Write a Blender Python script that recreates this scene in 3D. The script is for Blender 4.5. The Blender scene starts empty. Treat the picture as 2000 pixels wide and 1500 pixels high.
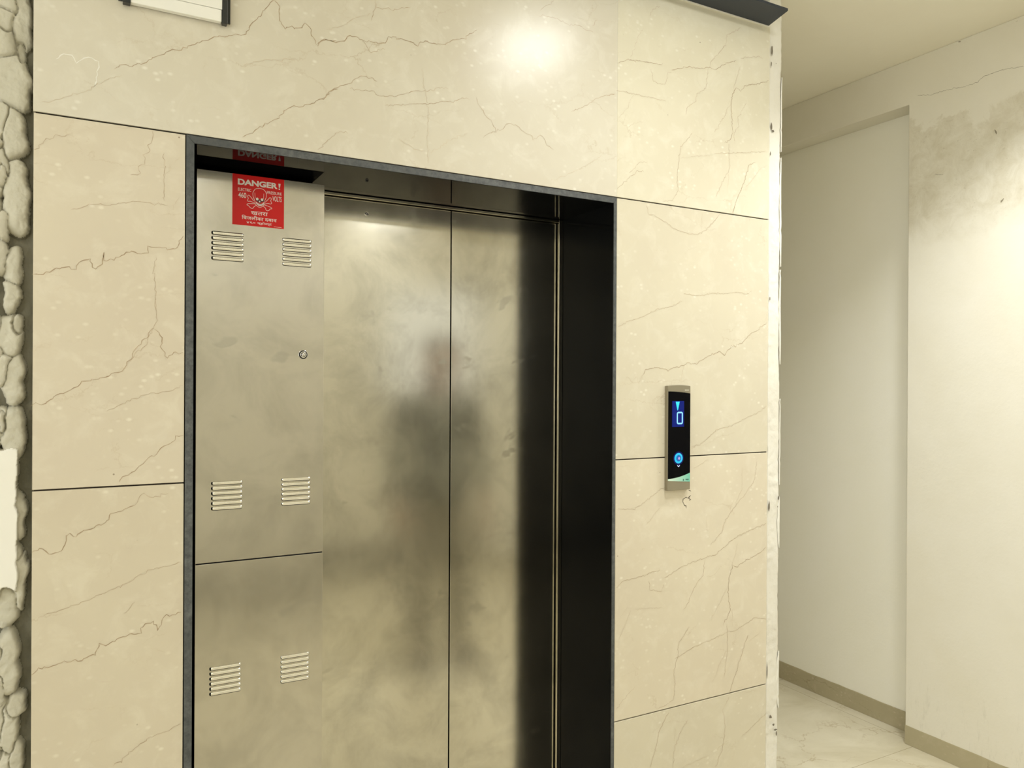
import bpy, bmesh, math, random
import numpy as np
from mathutils import Vector, Matrix, noise
R = random.Random(7)
scene = bpy.context.scene
col = scene.collection

# ---------------------------------------------------------------- camera
CAM = Vector((0.0, -1.9206, 1.55))
YAW, PITCH, ROLL, FOC = 0.5004, -0.0013, 0.0052, 1513.99
cy_, sy_ = math.cos(YAW), math.sin(YAW)
right = Vector((cy_, -sy_, 0)); fwd = Vector((sy_, cy_, 0)); up = Vector((0, 0, 1))
fwd2 = fwd*math.cos(PITCH) + up*math.sin(PITCH)
up2 = -fwd*math.sin(PITCH) + up*math.cos(PITCH)
right3 = right*math.cos(ROLL) + up2*math.sin(ROLL)
up3 = -right*math.sin(ROLL) + up2*math.cos(ROLL)
cd = bpy.data.cameras.new('camera'); cam = bpy.data.objects.new('camera', cd); col.objects.link(cam)
cd.sensor_width = 36.0; cd.lens = FOC/2000*36.0; cd.clip_start = 0.02
m3 = Matrix((right3, up3, -fwd2)).transposed()
cam.matrix_world = Matrix.Translation(CAM) @ m3.to_4x4()
scene.camera = cam

# ---------------------------------------------------------------- world, exposure
w = bpy.data.worlds.new('world'); scene.world = w; w.use_nodes = True
w.node_tree.nodes['Background'].inputs[0].default_value = (1.0, 0.97, 0.86, 1)
w.node_tree.nodes['Background'].inputs[1].default_value = 0.25
vs = scene.view_settings
vs.view_transform = 'Standard'; vs.look = 'None'; vs.exposure = 0.12; vs.gamma = 1.0; vs.use_curve_mapping = False
scene.cycles.max_bounces = 10; scene.cycles.diffuse_bounces = 6; scene.cycles.glossy_bounces = 6
scene.cycles.sample_clamp_indirect = 6.0

# lamp strengths (the lamps themselves are built further down)
LAMP_COL = (.985, 1.0, .975)
LAMP_MAIN = 34.0
LAMP_FILL = 14.0
BEAM_MAIN = 5.0
FILL_PASSAGE = 10.5
TUBE = 3.0
WINDOW = .95
FILL_WINDOW = 3.1

# ---------------------------------------------------------------- helpers
def link(o, parent=None):
    col.objects.link(o)
    if parent: o.parent = parent
    return o
def tag(o, label=None, cat=None, group=None, kind=None):
    if label: o['label'] = label
    if cat: o['category'] = cat
    if group: o['group'] = group
    if kind: o['kind'] = kind
    return o
def empty(name, loc=(0, 0, 0)):
    o = bpy.data.objects.new(name, None); o.location = loc; o.empty_display_size = .05
    return link(o)
class MB:
    """collects geometry in world coordinates, several material slots"""
    def __init__(s): s.v = []; s.f = []; s.m = []; s.sm = []
    def face(s, pts, mi=0, smooth=False):
        n = len(s.v); s.v += [tuple(p) for p in pts]; s.f.append(tuple(range(n, n+len(pts)))); s.m.append(mi); s.sm.append(smooth)
    def box(s, x0, x1, y0, y1, z0, z1, mi=0):
        P = [(x0,y0,z0),(x1,y0,z0),(x1,y1,z0),(x0,y1,z0),(x0,y0,z1),(x1,y0,z1),(x1,y1,z1),(x0,y1,z1)]
        n = len(s.v); s.v += P
        for q in ((0,3,2,1),(4,5,6,7),(0,1,5,4),(1,2,6,5),(2,3,7,6),(3,0,4,7)):
            s.f.append(tuple(n+i for i in q)); s.m.append(mi); s.sm.append(False)
    def grid(s, P, mi=0, smooth=True):
        n = len(s.v); nr = len(P); nc = len(P[0])
        for r in P: s.v += [tuple(p) for p in r]
        for i in range(nr-1):
            for j in range(nc-1):
                s.f.append((n+i*nc+j, n+i*nc+j+1, n+(i+1)*nc+j+1, n+(i+1)*nc+j)); s.m.append(mi); s.sm.append(smooth)
    def lathe_y(s, c, prof, seg=40, mi=0, smooth=True):
        """prof: (radius, y offset); axis along Y through c"""
        P = [[(c[0]+r*math.cos(2*math.pi*k/seg), c[1]+dy, c[2]+r*math.sin(2*math.pi*k/seg)) for r, dy in prof] for k in range(seg+1)]
        s.grid(P, mi, smooth)
    def lathe_z(s, c, prof, seg=48, mi=0, smooth=True):
        P = [[(c[0]+r*math.cos(2*math.pi*k/seg), c[1]+r*math.sin(2*math.pi*k/seg), c[2]+dz) for r, dz in prof] for k in range(seg+1)]
        s.grid(P, mi, smooth)
    def prism(s, pts, y0, y1, mi=0, mis=None):
        """pts: (x,z) outline, extruded along Y from y0 (front) to y1"""
        n = len(pts)
        s.face([(x, y0, z) for x, z in pts], mi)
        s.face([(x, y1, z) for x, z in reversed(pts)], mi)
        for i in range(n):
            a, b = pts[i], pts[(i+1) % n]
            s.face([(a[0], y0, a[1]), (a[0], y1, a[1]), (b[0], y1, b[1]), (b[0], y0, b[1])], mis if mis is not None else mi)
    def build(s, name, mats, parent=None, bevel=0, seg=2, origin=None, merge=True):
        me = bpy.data.meshes.new(name)
        og = Vector(origin) if origin is not None else Vector((0, 0, 0))
        pw = Vector((0, 0, 0))
        p = parent
        while p: pw += p.location; p = p.parent
        me.from_pydata([tuple(Vector(v)-pw-og) for v in s.v], [], s.f)
        if not isinstance(mats, (list, tuple)): mats = [mats]
        for m in mats: me.materials.append(m)
        me.polygons.foreach_set('material_index', s.m); me.polygons.foreach_set('use_smooth', s.sm)
        bm = bmesh.new(); bm.from_mesh(me)
        if merge: bmesh.ops.remove_doubles(bm, verts=bm.verts, dist=1e-6)
        bmesh.ops.recalc_face_normals(bm, faces=bm.faces)
        bm.to_mesh(me); bm.free(); me.update()
        o = bpy.data.objects.new(name, me); o.location = og
        link(o, parent)
        if bevel:
            b = o.modifiers.new('bevel', 'BEVEL'); b.width = bevel; b.segments = seg; b.limit_method = 'ANGLE'; b.angle_limit = math.radians(40)
        return o

class NT:
    def __init__(s, name):
        s.m = bpy.data.materials.new(name); s.m.use_nodes = True
        s.t = s.m.node_tree; s.b = s.t.nodes['Principled BSDF']
    def n(s, typ, **kw):
        nd = s.t.nodes.new(typ)
        for k, v in kw.items():
            if k.startswith('_'): setattr(nd, k[1:], v)
            else:
                key = int(k[1:]) if k[0] == 'i' and k[1:].isdigit() else k.replace('_', ' ')
                s.put(nd.inputs[key], v)
        return nd
    def put(s, sock, v):
        if isinstance(v, bpy.types.NodeSocket): s.t.links.new(v, sock)
        elif isinstance(v, bpy.types.Node): s.t.links.new(v.outputs[0], sock)
        else: sock.default_value = v
    def set(s, **kw):
        for k, v in kw.items(): s.put(s.b.inputs[k.replace('_', ' ')], v)
    def co(s): return s.n('ShaderNodeTexCoord').outputs['Object']
    def mapped(s, scale=(1, 1, 1), rot=(0, 0, 0)):
        return s.n('ShaderNodeMapping', Vector=s.co(), Scale=scale, Rotation=rot).outputs[0]
    def noise(s, vec, scale, detail=4, rough=.55, dist=0):
        return s.n('ShaderNodeTexNoise', Vector=vec, Scale=scale, Detail=detail, Roughness=rough, Distortion=dist).outputs[0]
    def ramp(s, fac, stops, interp='LINEAR'):
        r = s.n('ShaderNodeValToRGB', Fac=fac); cr = r.color_ramp; cr.interpolation = interp
        while len(cr.elements) < len(stops): cr.elements.new(.5)
        for e, (p, c) in zip(cr.elements, stops):
            e.position = p; e.color = (c, c, c, 1) if not isinstance(c, tuple) else (*c, 1)
        return r.outputs[0]
    def mix(s, fac, a, b, mode='MIX'):
        m = s.t.nodes.new('ShaderNodeMix'); m.data_type = 'RGBA'; m.blend_type = mode
        for i, v in ((0, fac), (6, a), (7, b)):
            if isinstance(v, tuple): v = (*v, 1) if len(v) == 3 else v
            s.put(m.inputs[i], v)
        return m.outputs[2]
    def math(s, op, a, b=0.0, clamp=False):
        m = s.n('ShaderNodeMath', _operation=op, i0=a, i1=b); m.use_clamp = clamp
        return m.outputs[0]
    def bump(s, h, strength=.3, dist=.002):
        s.set(Normal=s.n('ShaderNodeBump', Height=h, Strength=strength, Distance=dist).outputs[0])
def flat(name, c, rough=.5, metal=0.0, **kw):
    m = NT(name); m.set(Base_Color=(*c, 1), Roughness=rough, Metallic=metal, **kw); return m.m
def glow(name, c, strength):
    m = NT(name); m.set(Base_Color=(*[q*.04 for q in c], 1), Emission_Color=(*c, 1), Emission_Strength=strength, Roughness=.25, Specular_IOR_Level=.15); return m.m

# ---------------------------------------------------------------- materials
def marble(name, base, warm, light, off, gloss=.27, vein=(.42, .30, .17), vamt=.35):
    m = NT(name)
    mp = m.n('ShaderNodeMapping', Vector=m.co(), Location=off).outputs[0]
    big = m.noise(mp, 2.2, 5, .6, .4)
    c = m.mix(m.ramp(big, [(.35, 0.0), (.68, 1.0)]), base, warm)
    fog = m.noise(mp, 14, 6, .65, .6)
    c = m.mix(m.ramp(fog, [(.50, 0.0), (.74, .45)]), c, light)
    # small pale fossils
    vo = m.n('ShaderNodeTexVoronoi', Vector=m.n('ShaderNodeMapping', Vector=mp, Scale=(1, 1, 1.5)).outputs[0], Scale=34, Randomness=1.0)
    spot = m.ramp(vo.outputs['Distance'], [(.08, 1.0), (.26, 0.0)])
    gate = m.ramp(m.noise(mp, 9, 3, .5), [(.46, 0.0), (.62, .9)])
    c = m.mix(m.math('MULTIPLY', spot, gate), c, light)
    # dark pin holes
    vp = m.n('ShaderNodeTexVoronoi', Vector=mp, Scale=13, Randomness=1.0)
    pin = m.ramp(vp.outputs['Distance'], [(.018, 1.0), (.03, 0.0)])
    pin = m.math('MULTIPLY', pin, m.ramp(m.noise(mp, 4, 2, .5), [(.5, 0.0), (.6, .8)]))
    c = m.mix(pin, c, (.22, .17, .11))
    # hairline veins running up to the right
    rot = m.n('ShaderNodeMapping', Vector=mp, Rotation=(0, math.radians(24), 0), Scale=(1.0, 1.0, 2.6)).outputs[0]
    wob = m.n('ShaderNodeMix', _data_type='VECTOR')
    dn = m.n('ShaderNodeTexNoise', Vector=mp, Scale=11, Detail=6, Roughness=.7)
    ad = m.n('ShaderNodeVectorMath', _operation='SCALE', i0=dn.outputs[1]); ad.inputs['Scale'].default_value = .16
    av = m.n('ShaderNodeVectorMath', _operation='ADD', i0=rot, i1=ad.outputs[0])
    ve = m.n('ShaderNodeTexVoronoi', Vector=av.outputs[0], Scale=3.1, _feature='DISTANCE_TO_EDGE')
    vl = m.ramp(ve.outputs[0], [(.0, 1.0), (.012, 0.0)])
    vg = m.ramp(m.noise(mp, 5.3, 4, .6), [(.50, 0.0), (.66, vamt)])
    c = m.mix(m.math('MULTIPLY', vl, vg), c, vein)
    m.set(Base_Color=c, Roughness=gloss, Specular_IOR_Level=.42)
    m.bump(m.noise(m.mapped(), 3.0, 2, .5), .03, .004)
    return m.m
MB_TOP = marble('marble_slab_top', (.64, .59, .485), (.69, .65, .55), (.80, .77, .68), (3.1, 0, 1.7))
MB_TOPR = marble('marble_slab_top_right', (.69, .64, .51), (.72, .68, .545), (.81, .78, .67), (9.3, 0, 4.4))
MB_LU = marble('marble_slab_left_upper', (.64, .57, .455), (.675, .61, .485), (.78, .73, .61), (1.4, 0, 7.7))
MB_LL = marble('marble_slab_left_lower', (.62, .55, .43), (.655, .59, .46), (.76, .71, .58), (5.2, 0, 2.2))
MB_RU = marble('marble_slab_right_upper', (.64, .585, .465), (.68, .63, .50), (.77, .73, .62), (7.9, 0, 0.3))
MB_RL = marble('marble_slab_right_lower', (.68, .61, .485), (.72, .655, .52), (.81, .76, .64), (0.6, 0, 9.1))
def veinmat(name, c, c2):
    m = NT(name)
    f = m.ramp(m.noise(m.co(), 60, 4, .6), [(.38, 0.0), (.62, 1.0)])
    m.set(Base_Color=m.mix(f, c, c2), Roughness=.3)
    return m.m
V_FAINT = veinmat('vein_faint', (.55, .46, .34), (.62, .55, .43))
V_MID = veinmat('vein_mid', (.43, .33, .22), (.57, .48, .36))
V_STRONG = veinmat('vein_strong', (.34, .245, .15), (.50, .40, .28))
V_DARK = flat('chip_dark', (.06, .045, .03), .8)
V_WHITE = flat('scratch_white', (.85, .83, .76), .5)
GAP = flat('dark_joint', (.035, .026, .018), .9)  # dark colour of the recessed slab joints

def plaster(name, base, alt, stain=None, zr=None, rough=.75, bump=.25):
    m = NT(name); co = m.co()
    c = m.mix(m.ramp(m.noise(co, 3.0, 6, .6, .3), [(.35, 0.0), (.7, 1.0)]), base, alt)
    c = m.mix(m.ramp(m.noise(co, 26, 6, .7), [(.55, 0.0), (.78, .35)]), c, alt)
    if stain:
        sep = m.n('ShaderNodeSeparateXYZ', Vector=co)
        edge = m.noise(co, 5.5, 7, .65, .4)
        z = m.math('ADD', sep.outputs[2], m.math('MULTIPLY', m.math('SUBTRACT', edge, .5), .42))
        y = sep.outputs[1]
        # the damp band rises towards the room
        band = m.math('MULTIPLY', m.ramp(m.math('SUBTRACT', z, zr[0]), [(.0, 0.0), (.14, 1.0)]), m.ramp(m.math('SUBTRACT', zr[1], z), [(.0, 0.0), (.02, 1.0)]))
        mott = m.ramp(m.noise(co, 12, 8, .75, .5), [(.38, .25), (.62, 1.0)])
        c = m.mix(m.math('MULTIPLY', m.math('MULTIPLY', band, mott), .72), c, stain)
        sp = m.ramp(m.noise(m.n('ShaderNodeMapping', Vector=co, Scale=(1, 1, 2.2)).outputs[0], 30, 7, .8), [(.60, 0.0), (.70, .55)])
        c = m.mix(m.math('MULTIPLY', sp, band), c, (.36, .30, .20))
        # scuffs near the floor
        low = m.ramp(sep.outputs[2], [(.12, 1.0), (.45, 0.0)])
        sc = m.ramp(m.noise(m.n('ShaderNodeMapping', Vector=co, Scale=(1, 3, .8)).outputs[0], 14, 6, .75), [(.56, 0.0), (.72, .35)])
        c = m.mix(m.math('MULTIPLY', low, sc), c, (.45, .42, .34))
    m.set(Base_Color=c, Roughness=rough, Specular_IOR_Level=.25)
    h = m.math('ADD', m.noise(co, 9, 5, .6), m.math('MULTIPLY', m.noise(co, 90, 4, .6), .25))
    m.bump(h, bump, .006)
    return m.m
P_WALL = plaster('painted_plaster_right', (.80, .765, .66), (.83, .80, .71), (.62, .57, .44), (2.14, 2.66))
P_RECESS = plaster('painted_plaster_recess', (.93, .91, .81), (.94, .92, .84))
P_CEIL = plaster('painted_ceiling', (.90, .86, .74), (.92, .885, .77), bump=.08)
P_ROOM = plaster('painted_plaster_room', (.80, .77, .67), (.82, .79, .70), bump=.1)
P_STRIP = plaster('rough_white_plaster', (.74, .71, .63), (.82, .80, .74), rough=.85, bump=.6)
P_LUMP = plaster('dried_mortar', (.56, .535, .44), (.64, .615, .52), rough=.9, bump=.8)
P_PATCH = plaster('white_putty', (.84, .82, .75), (.86, .84, .78), rough=.8, bump=.1)
CONC = plaster('grey_cement', (.20, .19, .14), (.30, .28, .215), rough=.95, bump=.9)

def steel(name, base, rough, wave=.06, streak=0.0, smud=.08, seed=0.0):
    m = NT(name)
    mp = m.n('ShaderNodeMapping', Vector=m.co(), Location=(seed, 0, seed*1.7)).outputs[0]
    fine = m.noise(m.n('ShaderNodeMapping', Vector=mp, Scale=(1, 1, .03)).outputs[0], 900, 3, .6)
    dirt = m.noise(mp, 6, 7, .65, .5)
    wipe = m.noise(m.n('ShaderNodeMapping', Vector=mp, Rotation=(0, .35, 0), Scale=(1, 1, .4)).outputs[0], 12, 6, .65, .2)
    d = tuple(x*(1-smud*2.2) for x in base)
    c = m.mix(m.ramp(dirt, [(.42, 0.0), (.66, 1.0)]), base, d)
    c = m.mix(m.ramp(wipe, [(.52, 0.0), (.74, .55)]), c, tuple(min(1, x*1.10) for x in base))
    c = m.mix(m.ramp(fine, [(.3, 0.0), (.7, .12)]), c, d)
    r = m.math('ADD', m.math('MULTIPLY', m.ramp(wipe, [(.3, 0.0), (.8, 1.0)]), .03), rough)
    r = m.math('ADD', r, m.math('MULTIPLY', m.math('SUBTRACT', fine, .5), .06))
    # finger smudges
    sm = m.ramp(m.noise(m.n('ShaderNodeMapping', Vector=mp, Scale=(1, 1, 1.4)).outputs[0], 7.5, 3, .5, .3), [(.66, 0.0), (.70, .55)])
    c = m.mix(sm, c, tuple(x*.72 for x in base)); r = m.math('ADD', r, m.math('MULTIPLY', sm, .10))
    m.set(Base_Color=c, Metallic=1.0, Roughness=r)
    h = m.noise(m.n('ShaderNodeMapping', Vector=mp, Scale=(.6, 1, 1.3)).outputs[0], 3.2, 2, .4)
    m.bump(h, wave, .02)
    return m.m
STEEL_A = steel('brushed_steel_door', (.655, .63, .545), .145, .045, smud=.11, seed=1.0)
STEEL_B = steel('brushed_steel_door_second', (.655, .63, .545), .145, .045, smud=.11, seed=5.3)
STEEL_C = steel('brushed_steel_cabinet', (.63, .605, .54), .19, .09, seed=9.1)
STEEL_F = steel('steel_frame', (.70, .66, .56), .14, .02, seed=3.0)
CHROME = flat('chrome', (.85, .84, .82), .12, 1.0)
BLACKP = flat('black_plastic', (.012, .012, .012), .4)
VOID = flat('dark_void', (.006, .006, .006), .9)  # near-black colour standing in for the shade inside gaps and openings

def granite():
    m = NT('black_granite_polished'); co = m.co()
    sp = m.ramp(m.noise(co, 420, 2, .6), [(.6, 0.0), (.72, .12)])
    m.set(Base_Color=m.mix(sp, (.004, .0042, .0045), (.02, .022, .024)), Roughness=.03, Specular_IOR_Level=.06)
    return m.m
GRAN = granite()
def granite_edge():
    m = NT('granite_sawn_edge'); co = m.co()
    f = m.noise(m.n('ShaderNodeMapping', Vector=co, Scale=(1, 1, 1)).outputs[0], 55, 8, .75)
    f2 = m.noise(co, 6, 4, .6)
    c = m.mix(m.ramp(f, [(.35, 0.0), (.65, 1.0)]), (.045, .050, .054), (.14, .148, .152))
    c = m.mix(m.ramp(f2, [(.4, 0.0), (.7, .6)]), c, (.05, .056, .058))
    m.set(Base_Color=c, Roughness=.5); return m.m
GRAN_E = granite_edge()
GRAN_S = flat('dark_slate_granite', (.024, .031, .045), .5)

def floor_mat():
    m = NT('floor_marble_tiles'); co = m.co()
    c = m.mix(m.ramp(m.noise(co, 3.2, 6, .6, .8), [(.35, 0.0), (.68, 1.0)]), (.60, .545, .40), (.74, .69, .55))
    dn = m.n('ShaderNodeTexNoise', Vector=co, Scale=6, Detail=5, Roughness=.65)
    ad = m.n('ShaderNodeVectorMath', _operation='SCALE', i0=dn.outputs[1]); ad.inputs['Scale'].default_value = .35
    av = m.n('ShaderNodeVectorMath', _operation='ADD', i0=co, i1=ad.outputs[0])
    ve = m.n('ShaderNodeTexVoronoi', Vector=av.outputs[0], Scale=3.2, _feature='DISTANCE_TO_EDGE')
    vl = m.ramp(ve.outputs[0], [(0, .6), (.025, 0.0)])
    vl = m.math('MULTIPLY', vl, m.ramp(m.noise(co, 4, 3, .6), [(.42, 0.0), (.6, 1.0)]))
    c = m.mix(vl, c, (.42, .33, .20))
    sep = m.n('ShaderNodeSeparateXYZ', Vector=co)
    def joint(sock, off, size, half):
        a = m.math('DIVIDE', m.math('SUBTRACT', sock, off), size)
        fr = m.math('ABSOLUTE', m.math('SUBTRACT', m.math('FRACT', m.math('ADD', a, 100.5)), .5))
        return m.math('LESS_THAN', fr, half/size)
    j = m.math('MAXIMUM', joint(sep.outputs[1], .165, .8, .0012), joint(sep.outputs[0], 2.35, .8, .0012))
    c = m.mix(m.math('MULTIPLY', j, .8), c, (.30, .25, .15))
    m.set(Base_Color=c, Roughness=.22); return m.m
FLOOR = floor_mat()
SKIRT = marble('skirting_marble', (.41, .36, .235), (.47, .42, .28), (.55, .49, .36), (2, 1, 4), .3, vein=(.22, .16, .08), vamt=.8)
SKIRT_D = flat('dark_skirting', (.05, .04, .025), .35)

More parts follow.
